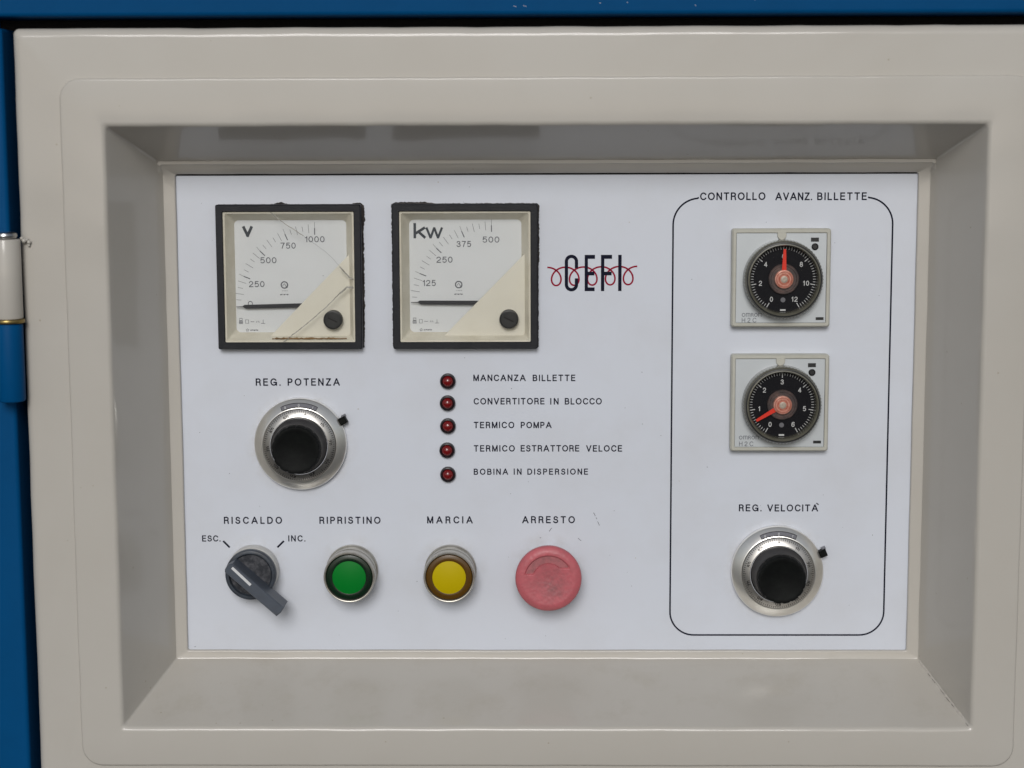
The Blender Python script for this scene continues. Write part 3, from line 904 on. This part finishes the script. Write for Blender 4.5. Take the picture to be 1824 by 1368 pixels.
    if crack:
        for nm, line, wd, m in crack:
            b = MB(); random.seed(3)
            pts = []
            for (x0, y0), (x1, y1) in zip(line, line[1:]):
                n = max(2, int(math.hypot(x1 - x0, y1 - y0) / 1.2))
                for k in range(n):
                    s = k / n
                    pts.append((x0 + (x1 - x0) * s - c[0] + random.uniform(-.14, .14), y0 + (y1 - y0) * s - c[1] + random.uniform(-.14, .14)))
            pts.append((line[-1][0] - c[0], line[-1][1] - c[1]))
            b.stroke(pts, wd, 7.42); b.build(nm, m, t, smooth=0)
    return t


def rr2(x0, y0, x1, y1): return [(x0, y0), (x1, y0), (x1, y1), (x0, y1)]


crk = [(-180.9, 137.1), (-172.1, 129.8), (-159.6, 121.6), (-146.8, 112.3), (-140.6, 106.8), (-135.9, 101.2), (-129.7, 94.1), (-127.1, 92.7)]
crk2 = [(-127.2, 87.5), (-131.3, 87.5), (-136.2, 83.4), (-145.6, 74.1), (-158.8, 62.9), (-174.0, 51.3)]
mv = meter(MV, "left square meter marked V, its scale to 1000, with a cracked pane", [('V', -201.5, -194.6, 120.3, 7.1, 1.9)],
      dict(pivot=(-153.4, 74.2), txt=[('250', -197.9, -187.5, 86.8, 4.0), ('500', -190.0, -179.2, 102.7, 4.0), ('750', -176.3, -166.2, 112.4, 4.0), ('1000', -159.9, -146.9, 116.6, 4.0), ('0', -198.9, -195.6, 73.9, 3.6)]),
      (-206.3, -160.5, 73.8, 74.9), (-141.2, 65.6), ((-184.1, 54.2), (-128.9, 110.2)),
      [("crack", crk[:3], .5, M['crack']), ("crack", crk[2:6], .15, M['grey_mark']), ("crack", crk[5:], .9, M['crack']), ("crack", crk2[:3], 1.2, M['crack']), ("crack", crk2[2:], .6, M['crack'])])
mk = meter(MK, "right square meter marked kw, its scale to 500, pane intact", [('k', -87.7, -79.6, 119.0, 10.2, 1.75), ('w', -79.6, -68.2, 119.0, 7.3, 1.5)],
      dict(pivot=(-35.9, 75.8), txt=[('125', -81.9, -73.2, 87.3, 4.0), ('250', -72.6, -61.9, 102.8, 4.0), ('375', -59.1, -49.5, 113.2, 4.0), ('500', -41.9, -30.7, 116.1, 4.0)]),
      (-89.6, -42.0, 76.6, 76.3), (-24.4, 65.8), ((-68.2, 54.2), (-12.6, 110.2)), None)
# glue stain along the bottom of the cracked pane
b = MB(); random.seed(8)
lo = [(x, -41.2 + random.uniform(-.2, .3)) for x in [-12 + i * 1.5 for i in range(34)]]
hi = [(x, -40.2 + random.uniform(-.4, .4)) for x, _ in lo]
a_, b_ = b.ring([(x, y, 7.38) for x, y in lo]), b.ring([(x, y, 7.38) for x, y in hi])
for i in range(len(lo) - 1): b.f.append((a_[i], a_[i + 1], b_[i + 1], b_[i]))
b.build("glue_stain", M['rust'], mv, smooth=0)
def pv_(side, t):
    if side == 1: return 1.0 + .9 * math.sin(math.pi * t) ** .5 + (1.3 * min(1, (t - .84) / .06) if t > .84 else 0)
    if side == 0: return .9 if t < .3 else .35
    if side == 2: return 1.1 if t < .06 else (.25 + 1.6 * math.exp(-((t - .56) / .035) ** 2))
    return .12
def pk_(side, t):
    if side == 3: return 1.3
    if side == 2: return .6 + 1.0 * min(1, max(0, (t - .7) / .08))
    if side == 1: return 1.0 if t < .6 else 1.6
    return .7
smear(mv, pv_, 3); smear(mk, pk_, 5)

# ================================================================ INDICATOR LAMPS
LEDS = [(-65.4, 24.0, "MANCANZA BILLETTE, topmost of five"), (-65.7, 9.2, "CONVERTITORE IN BLOCCO, second from the top"), (-65.6, -6.3, "TERMICO POMPA, middle of five"),
        (-66.2, -22.8, "TERMICO ESTRATTORE VELOCE, second from the bottom"), (-65.8, -39.3, "BOBINA IN DISPERSIONE, lowest of five")]
lamp = None
for u, v, wds in LEDS:
    lb = "small red lamp in black ring beside " + wds
    if lamp is None:
        lamp = thing("indicator_lamp", lb, "indicator lamp", (u, v, 0), "red fault lamps in a column")
        MB().lathe([(5.2, 0), (5.25, 2.4), (4.9, 3.2), (4.2, 3.5), (3.6, 3.0), (3.5, 1.5)], 36, cap1=False).build("lamp_ring", M['led_bezel'], lamp)
        MB().lathe([(3.7, 1.8)] + [(3.7 * math.cos(R(a)), 2.2 + 3.2 * math.sin(R(a))) for a in range(0, 90, 10)] + [(.05, 5.4)], 36).build("lens", M['led_red'], lamp)
        kids = list(lamp.children)
    else:
        n = lamp.copy(); COL.objects.link(n); n.location = (u * MM, 0, v * MM); n['label'] = lb
        for k in kids:
            c_ = k.copy(); COL.objects.link(c_); c_.parent = n

# ================================================================ TEN-TURN DIAL KNOBS
def knob(c, label, lever_ang, phase):
    t = thing("rotary_control", label, "control knob", (c[0], c[1], 0), "turn-counting dial knobs")
    MB().lathe([(30.6, 0), (31.0, .6), (31.0, 4.6), (30.7, 5.2), (30.2, 5.6), (25.3, 9.0), (24.8, 9.15), (24.5, 9.0), (24.4, 8.0)], 128, cap1=False).build("outer_ring", M['alu'], t)
    b = MB().lathe([(24.3, 7.6), (24.2, 9.6), (23.9, 9.9), (19.4, 11.3), (19.3, 11.1)], 128, cap1=False)
    sr = b.build("scale_ring", M['alu_dark'], t)
    b = MB()
    for k in range(100):
        a = 2 * math.pi * k / 100 + phase
        L_ = 1.2 if k % 5 else (1.9 if k % 10 else 2.3)
        ca, sa = math.cos(a), math.sin(a)
        r0, r1 = 23.7, 23.7 - L_
        h0, h1 = 10.08, 10.08 + L_ * .311
        wd = .15
        nx, ny = -sa * wd, ca * wd
        i = b.ring([(r0 * ca - nx, r0 * sa - ny, h0), (r0 * ca + nx, r0 * sa + ny, h0), (r1 * ca + nx, r1 * sa + ny, h1), (r1 * ca - nx, r1 * sa - ny, h1)])
        b.f.append(tuple(i))
    for k in range(10):
        a = 2 * math.pi * k / 10 + phase
        s0 = len(b.v)
        rtext(b, str((30 - k) % 10 * 10 if k % 10 else 0), 20.7 * math.cos(a), 20.7 * math.sin(a), 2.5, 11.1, rot=a - math.pi / 2)
    b.build("scale_marks", M['rubber_and_shade_black'], sr, smooth=0)
    # counting window cut through the cone at the top
    b = MB()
    inn = arc(0, 0, 25.6, 116, 64, 20); out = arc(0, 0, 28.2, 116, 64, 20)
    a1 = b.ring([(x, y, 8.98) for x, y in inn]); a2 = b.ring([(x, y, 7.18) for x, y in out])
    for i in range(20): b.f.append((a1[i], a1[i + 1], a2[i + 1], a2[i]))
    wnd = b.build("counter_window", M['grey_mark'], t, smooth=0)
    b = MB()
    edge = [(x, y) for x, y in inn] + [(x, y) for x, y in reversed(out)]
    i0 = len(b.v)
    b.stroke(edge, .38, 0, True)
    b.v = [(x, y, 9.12 - (math.hypot(x, y) - 25.3) * .695 + .1) for x, y, _ in b.v]
    b.build("window_edge", M['rubber_and_shade_black'], wnd, smooth=0)
    b = MB()
    for s, a in (("0", 90), ("9", 110), ("1", 70)):
        rtext(b, s, 26.9 * math.cos(R(a)), 26.9 * math.sin(R(a)), 1.8, 9.0, rot=R(a - 90))
    b.stroke([(0, 24.9), (0, 26.2)], .25, 9.4)
    b.build("counter_figures", M['white_ink'], wnd, smooth=0)
    MB().lathe([(19.3, 10.9), (19.3, 12.4), (19.0, 12.8), (18.5, 12.6), (18.3, 11.4)], 96, cap1=False).build("bright_rim", M['bright'], t)
    def skirt_mod(k, a, r, h): return 0
    MB().lathe([(18.3, 11.0), (18.2, 14.2), (17.2, 16.0), (16.6, 24.0)], 96).build("knob_skirt", M['skirt'], t)
    def flute(k, a, r, h):
        if k in (0, 1, 2, 3): return -.55 * max(0, math.cos(a * 16)) ** 3
        return 0
    MB().lathe([(16.3, 20), (16.1, 27), (15.9, 29.4), (15.3, 30.2), (13.8, 30.4), (12.8, 30.0), (.5, 29.2)], 192, mod=flute).build("finger_cap", M['cap_black'], t)
    # lock lever
    a = R(lever_ang)
    b = MB(); b.box(30.4, -2.5, 35.4, 2.3, 1.5, 7.0, .7)
    b.v = [(x * math.cos(a) - y * math.sin(a), x * math.sin(a) + y * math.cos(a), h) for x, y, h in b.v]
    b.build("lock_lever", M['cap_black'], t)
    b = MB(); b.box(33.2, 2.0, 36.0, 3.2, .8, 5.0, .4)
    b.v = [(x * math.cos(a) - y * math.sin(a), x * math.sin(a) + y * math.cos(a), h) for x, y, h in b.v]
    b.build("lever_stop", M['grey_mark'], t)
    return t
knob((-164.5, -18.0), "aluminium dial knob with black cap under REG. POTENZA", 29, R(78))
knob((156.0, -105.5), "aluminium dial knob with black cap under REG. VELOCITÀ", 23, R(90))

# ================================================================ DIAL TIMERS
def timer(c, label, top, step, ptr, marks, brand, model):
    t = thing("dial_timer", label, "timer", (c[0], c[1], 0), "square dial timers")
    a = 32.4
    b = MB()
    b.loft([rrect(-a, -a, a, a, 1.6, 0, 5, 12, .1, c[1]), rrect(-a, -a, a, a, 1.6, 7.0, 5, 12, .1, c[1]), rrect(-a + .9, -a + .9, a - .9, a - .9, 1.4, 8.2, 5, 12, .1, c[1]),
            rrect(-a + 2.4, -a + 2.4, a - 2.4, a - 2.4, .8, 8.2, 5, 12), rrect(-a + 2.7, -a + 2.7, a - 2.7, a - 2.7, .7, 7.8, 5, 12), rrect(-a + 2.7, -a + 2.7, a - 2.7, a - 2.7, .7, 6.8, 5, 12)])
    b.build("housing", M['housing'], t)
    b = MB(); f = a - 2.8
    b.poly([(-f, -f), (f, -f), (f, f), (-f, f)], 6.0, 7.3, .15)
    fp = b.build("face_plate", M['face_silver'], t, smooth=0)
    # tab at top
    b = MB(); b.poly([(2.9, f + .6), (-2.9, f + .6)] + [(x, y) for x, y in arc(0, f - 1.6, 2.9, 180, 360, 12)], 7.0, 8.8, .3)
    b.build("release_tab", M['housing'], t)
    hs = 7.42
    for (x, y, w_, h_) in marks['rects']:
        MB().box(x - w_ / 2 - c[0], y - h_ / 2 - c[1], x + w_ / 2 - c[0], y + h_ / 2 - c[1], 7.1, 7.45).build("marking_window", M['black_plastic'], fp, smooth=0)
    x, y = marks['led'][0] - c[0], marks['led'][1] - c[1]
    MB().lathe([(2.3, 7.1), (2.3, 7.9), (1.9, 8.1), (1.5, 7.7)], 24, (x, y)).build("pilot_lamp", M['black_plastic'], fp)
    b = MB()
    text(b, brand[0], brand[1] - c[0], brand[2] - c[0], brand[3] - c[1], 2.5, hs, .36)
    b.build("maker_name", M['grey_ink'], fp, smooth=0)
    b = MB(); text(b, model[0], model[1] - c[0], model[2] - c[0], model[3] - c[1], 3.1, hs, .36); b.build("model_name", M['grey_ink'], fp, smooth=0)
    # knob
    kx, ky = 0.8, -0.4
    ridged = lambda k, an, r, h: (.22 * math.cos(an * 72) if k in (1, 2) else 0)
    b = MB()
    b.lathe([(25.9, 7.3), (25.9, 8.2), (25.7, 15.6), (25.2, 17.2), (24.2, 18.2), (22.8, 18.4), (22.2, 17.6), (21.6, 14.0), (21.5, 12.0)], 216, (kx, ky), cap1=False, mod=ridged)
    b.build("dial_knob_rim", M['knob_smoke'], t)
    MB().lathe([(24.6, 18.0), (24.4, 18.6), (24.0, 18.7), (23.7, 18.4)], 96, (kx, ky), cap1=False).build("rim_groove", M['black_plastic'], t)
    face = MB().lathe([(21.7, 8.0), (21.7, 12.2)], 96, (kx, ky)).build("dial_face", M['dial_black'], t, smooth=0)
    b = MB()
    for k in range(61):
        an = R(240 - 5 * k); ca, sa = math.cos(an), math.sin(an)
        big = (k % 10 == 0)
        r0, r1, wd = (21.2, 18.0, .5) if big else (21.2, 19.5, .32)
        b.stroke([(kx + r0 * ca, ky + r0 * sa), (kx + r1 * ca, ky + r1 * sa)], wd, 12.35)
    for k in range(7):
        an = R(240 - 50 * k)
        s = str(int(k * step))
        rtext(b, s, kx + 15.2 * math.cos(an), ky + 15.2 * math.sin(an), 3.3, 12.35)
    b.stroke([(kx - 1.8, ky - 20.3), (kx + 1.8, ky - 20.3)], 1.1, 12.35)
    b.build("dial_figures", M['white_ink'], face, smooth=0)
    MB().lathe([(1.6, 12.2), (1.6, 12.5)], 20, (kx, ky - 13.6)).build("face_dot", M['grey_mark'], face)
    # hub
    hub = MB().lathe([(10.0, 12.2), (10.0, 14.2), (9.4, 14.8), (8.6, 14.8), (8.2, 14.2), (7.0, 14.2)], 64, (kx + .1, ky + .2)).build("hub", M['hub_ring'], t)
    MB().lathe([(6.2, 14.1), (6.2, 16.0), (5.9, 16.5), (5.3, 16.6), (5.0, 15.9), (4.7, 16.5), (3.6, 16.5), (3.3, 16.0), (2.9, 16.6), (1.0, 16.7)], 48, (kx + .1, ky + .2)).build("hub_disc", M['copper'], hub)
    MB().lathe([(2.4, 16.5), (2.2, 17.0), (1.2, 17.2), (.3, 17.0)], 24, (kx + .1, ky + .2)).build("hub_centre", M['hub_tip'], hub)
    pa = R(ptr)
    b = MB(); b.poly([(5.6, -1.5), (19.9, -.85), (19.9, .85), (5.6, 1.5)], 14.9, 15.5)
    b.v = [(kx + x * math.cos(pa) - y * math.sin(pa), ky + x * math.sin(pa) + y * math.cos(pa), h) for x, y, h in b.v]
    b.build("pointer", M['pointer_red'], t, smooth=0)
    MB().lathe([(21.9, 16.9), (21.9, 17.5)], 64, (kx, ky)).build("clear_cover", M['smoked'], t, smooth=0)
    return t
timer((155.0, 93.0), "upper square dial timer, scale 0 to 12, red pointer straight up at 6", 12, 2, 89,
      dict(rects=[(176.8, 118.2, 5.2, 2.7), (180.8, 66.1, 5.2, 1.9)], led=(176.9, 113.6)), ("omRon", 129.5, 142.4, 67.4), ("H2C", 129.5, 139.1, 63.6))
timer((155.4, 9.8), "lower square dial timer, scale 0 to 6, red pointer down left near 0", 6, 1, 211,
      dict(rects=[(176.3, 35.1, 5.2, 2.7), (180.6, -16.5, 5.2, 1.9)], led=(176.4, 30.3)), ("omRon", 128.7, 141.8, -14.7), ("H2C", 128.8, 138.2, -19.2))

# ================================================================ SELECTOR SWITCH
t = thing("selector_switch", "dark grey selector switch with white line, handle turned to ESC.", "switch", (-197.9, -104.8, 0))
MB().lathe([(17.0, 0), (17.2, .6), (17.2, 9.4), (16.9, 11.8), (16.4, 12.4)], 64).build("collar", M['collar'], t)
d = MB().lathe([(16.6, 11.8), (17.0, 12.6), (17.1, 16.6), (16.6, 17.8), (15.6, 18.2), (14.6, 18.1), (14.2, 17.2), (13.6, 16.2)], 64).build("disc", M['selector'], t)
MB().lathe([(13.8, 15.9), (13.6, 16.5), (13.0, 16.55)], 48).build("dished_face", M['selector_dirt'], d)
P1, P2 = (-13.6, 9.6), (21.4, -21.6)
ang = math.atan2(P2[1] - P1[1], P2[0] - P1[0]); LN = math.hypot(P2[0] - P1[0], P2[1] - P1[1])
hw = 3.9
b = MB()
def hand_ring(wd, s0, s1, h):
    return [(s0 + 1.6, -wd, h), (s1, -wd, h), (s1 + .6, 0, h), (s1, wd, h), (s0 + 1.6, wd, h), (s0 + .4, wd * .6, h), (s0, 0, h), (s0 + .4, -wd * .6, h)]
rings = [hand_ring(hw + .7, 1.0, LN, 16.2), hand_ring(hw + .2, .4, LN, 24.0), hand_ring(hw, 0.2, LN, 31.3), hand_ring(hw - .5, .6, LN - .5, 32.0)]
b.loft(rings, True, True)
b.v = [(P1[0] + x * math.cos(ang) - y * math.sin(ang), P1[1] + x * math.sin(ang) + y * math.cos(ang), h) for x, y, h in b.v]
hd = b.build("handle", M['handle'], t, smooth=30)
MB().stroke([(-9.9, 8.6), (2.2, -3.2)], 1.8, 32.12).build("pointer_line", M['white_ink'], hd, smooth=0)

# ================================================================ PUSH BUTTONS
def button(c, label, lens, insert):
    t = thing("push_button", label, "push button", (c[0], c[1], 0), "illuminated push buttons")
    MB().lathe([(17.4, 0), (17.6, .5), (17.6, 3.4), (17.0, 4.2), (16.3, 4.6), (16.3, 7.6), (16.6, 8.0), (17.1, 8.6), (17.1, 12.0), (16.4, 12.6), (16.4, 14.6), (17.0, 15.2), (17.2, 16.0), (17.2, 21.6),
                (16.9, 22.7), (16.4, 23.2), (16.0, 23.1), (15.7, 22.4), (15.6, 20.0)], 72, cap1=False).build("metal_bezel", M['nickel'], t)
    MB().lathe([(15.7, 19.0), (15.6, 21.2), (15.0, 22.0), (13.4, 22.4), (11.4, 22.6), (11.2, 22.5)], 64).build("lens", lens, t)
    MB().lathe([(11.2, 22.3), (11.15, 22.75), (10.9, 22.9)], 64).build("colour_insert", insert, t)
    return t
button((-131.3, -105.2), "green push button in nickel bezel under RIPRISTINO", M['green_dark'], M['green'])
button((-64.6, -105.2), "yellow push button in nickel bezel under MARCIA", M['amber'], M['yellow'])

# ================================================================ EMERGENCY STOP
t = thing("stop_button", "faded red mushroom stop button with a moulded arrow under ARRESTO", "stop button", (1.6, -105.6, 0))
MB().lathe([(17.0, 0), (17.1, .6), (17.1, 9.0), (16.6, 10.2), (14.0, 10.6), (13.2, 14.0)], 64).build("collar", M['collar'], t)
b = MB()
N, rs = 260, [0.2] + [21.4 * i / 76 for i in range(1, 77)]
def arrow(x, y):
    """1 inside the sunk curved arrow"""
    r = math.hypot(x, y)
    m = min(r - 10.4, 15.9 - r)
    m = min(m, (y - 3.2) if x < 0 else (y - 7.4))
    return max(0.0, min(1.0, m / 0.4 + .5))
rings = [[(14.0 * math.cos(2 * math.pi * i / N), 14.0 * math.sin(2 * math.pi * i / N), 15.5) for i in range(N)]]
for r_, h_ in ((20.6, 17.5), (21.6, 19.0), (21.9, 21.0), (21.9, 24.2)):
    rings.append([((r_ + (.18 * math.cos(i * math.pi) if r_ > 21.5 else 0)) * math.cos(2 * math.pi * i / N), (r_ + (.18 * math.cos(i * math.pi) if r_ > 21.5 else 0)) * math.sin(2 * math.pi * i / N), h_) for i in range(N)])
for r_ in reversed(rs):
    ring = []
    for i in range(N):
        x, y = r_ * math.cos(2 * math.pi * i / N), r_ * math.sin(2 * math.pi * i / N)
        e = r_ / 21.4
        h = 26.6 - 1.7 * max(0, (e - .80) / .20) ** 2 - 1.3 * (1 - min(1, e / .8)) ** 1.0 * 1.0 + .10 * mnoise.noise(Vector((x * .5, y * .5, 2)))
        h -= 1.35 * arrow(x, y)
        ring.append((x, y, h))
    rings.append(ring)
b.loft(rings, True, True)
head = b.build("mushroom_head", M['red_knob'], t, smooth=60)
b = MB()
rows = []
for i in range(41):
    row = []
    for r_ in (10.85, 12.0, 13.2, 14.4, 15.45):
        a0 = 180 - math.degrees(math.asin(3.6 / r_)); a1 = math.degrees(math.asin(7.8 / r_))
        a = R(a0 + (a1 - a0) * i / 40)
        h_ = 26.6 - 1.3 * (1 - min(1, r_ / 21.4 / .8)) - 1.35 + .2
        row.append((r_ * math.cos(a), r_ * math.sin(a), h_))
    rows.append(b.ring(row))
for p_, q_ in zip(rows, rows[1:]):
    for k in range(4): b.f.append((p_[k], q_[k], q_[k + 1], p_[k + 1]))
b.build("turn_arrow", M['arrow_dust'], head)
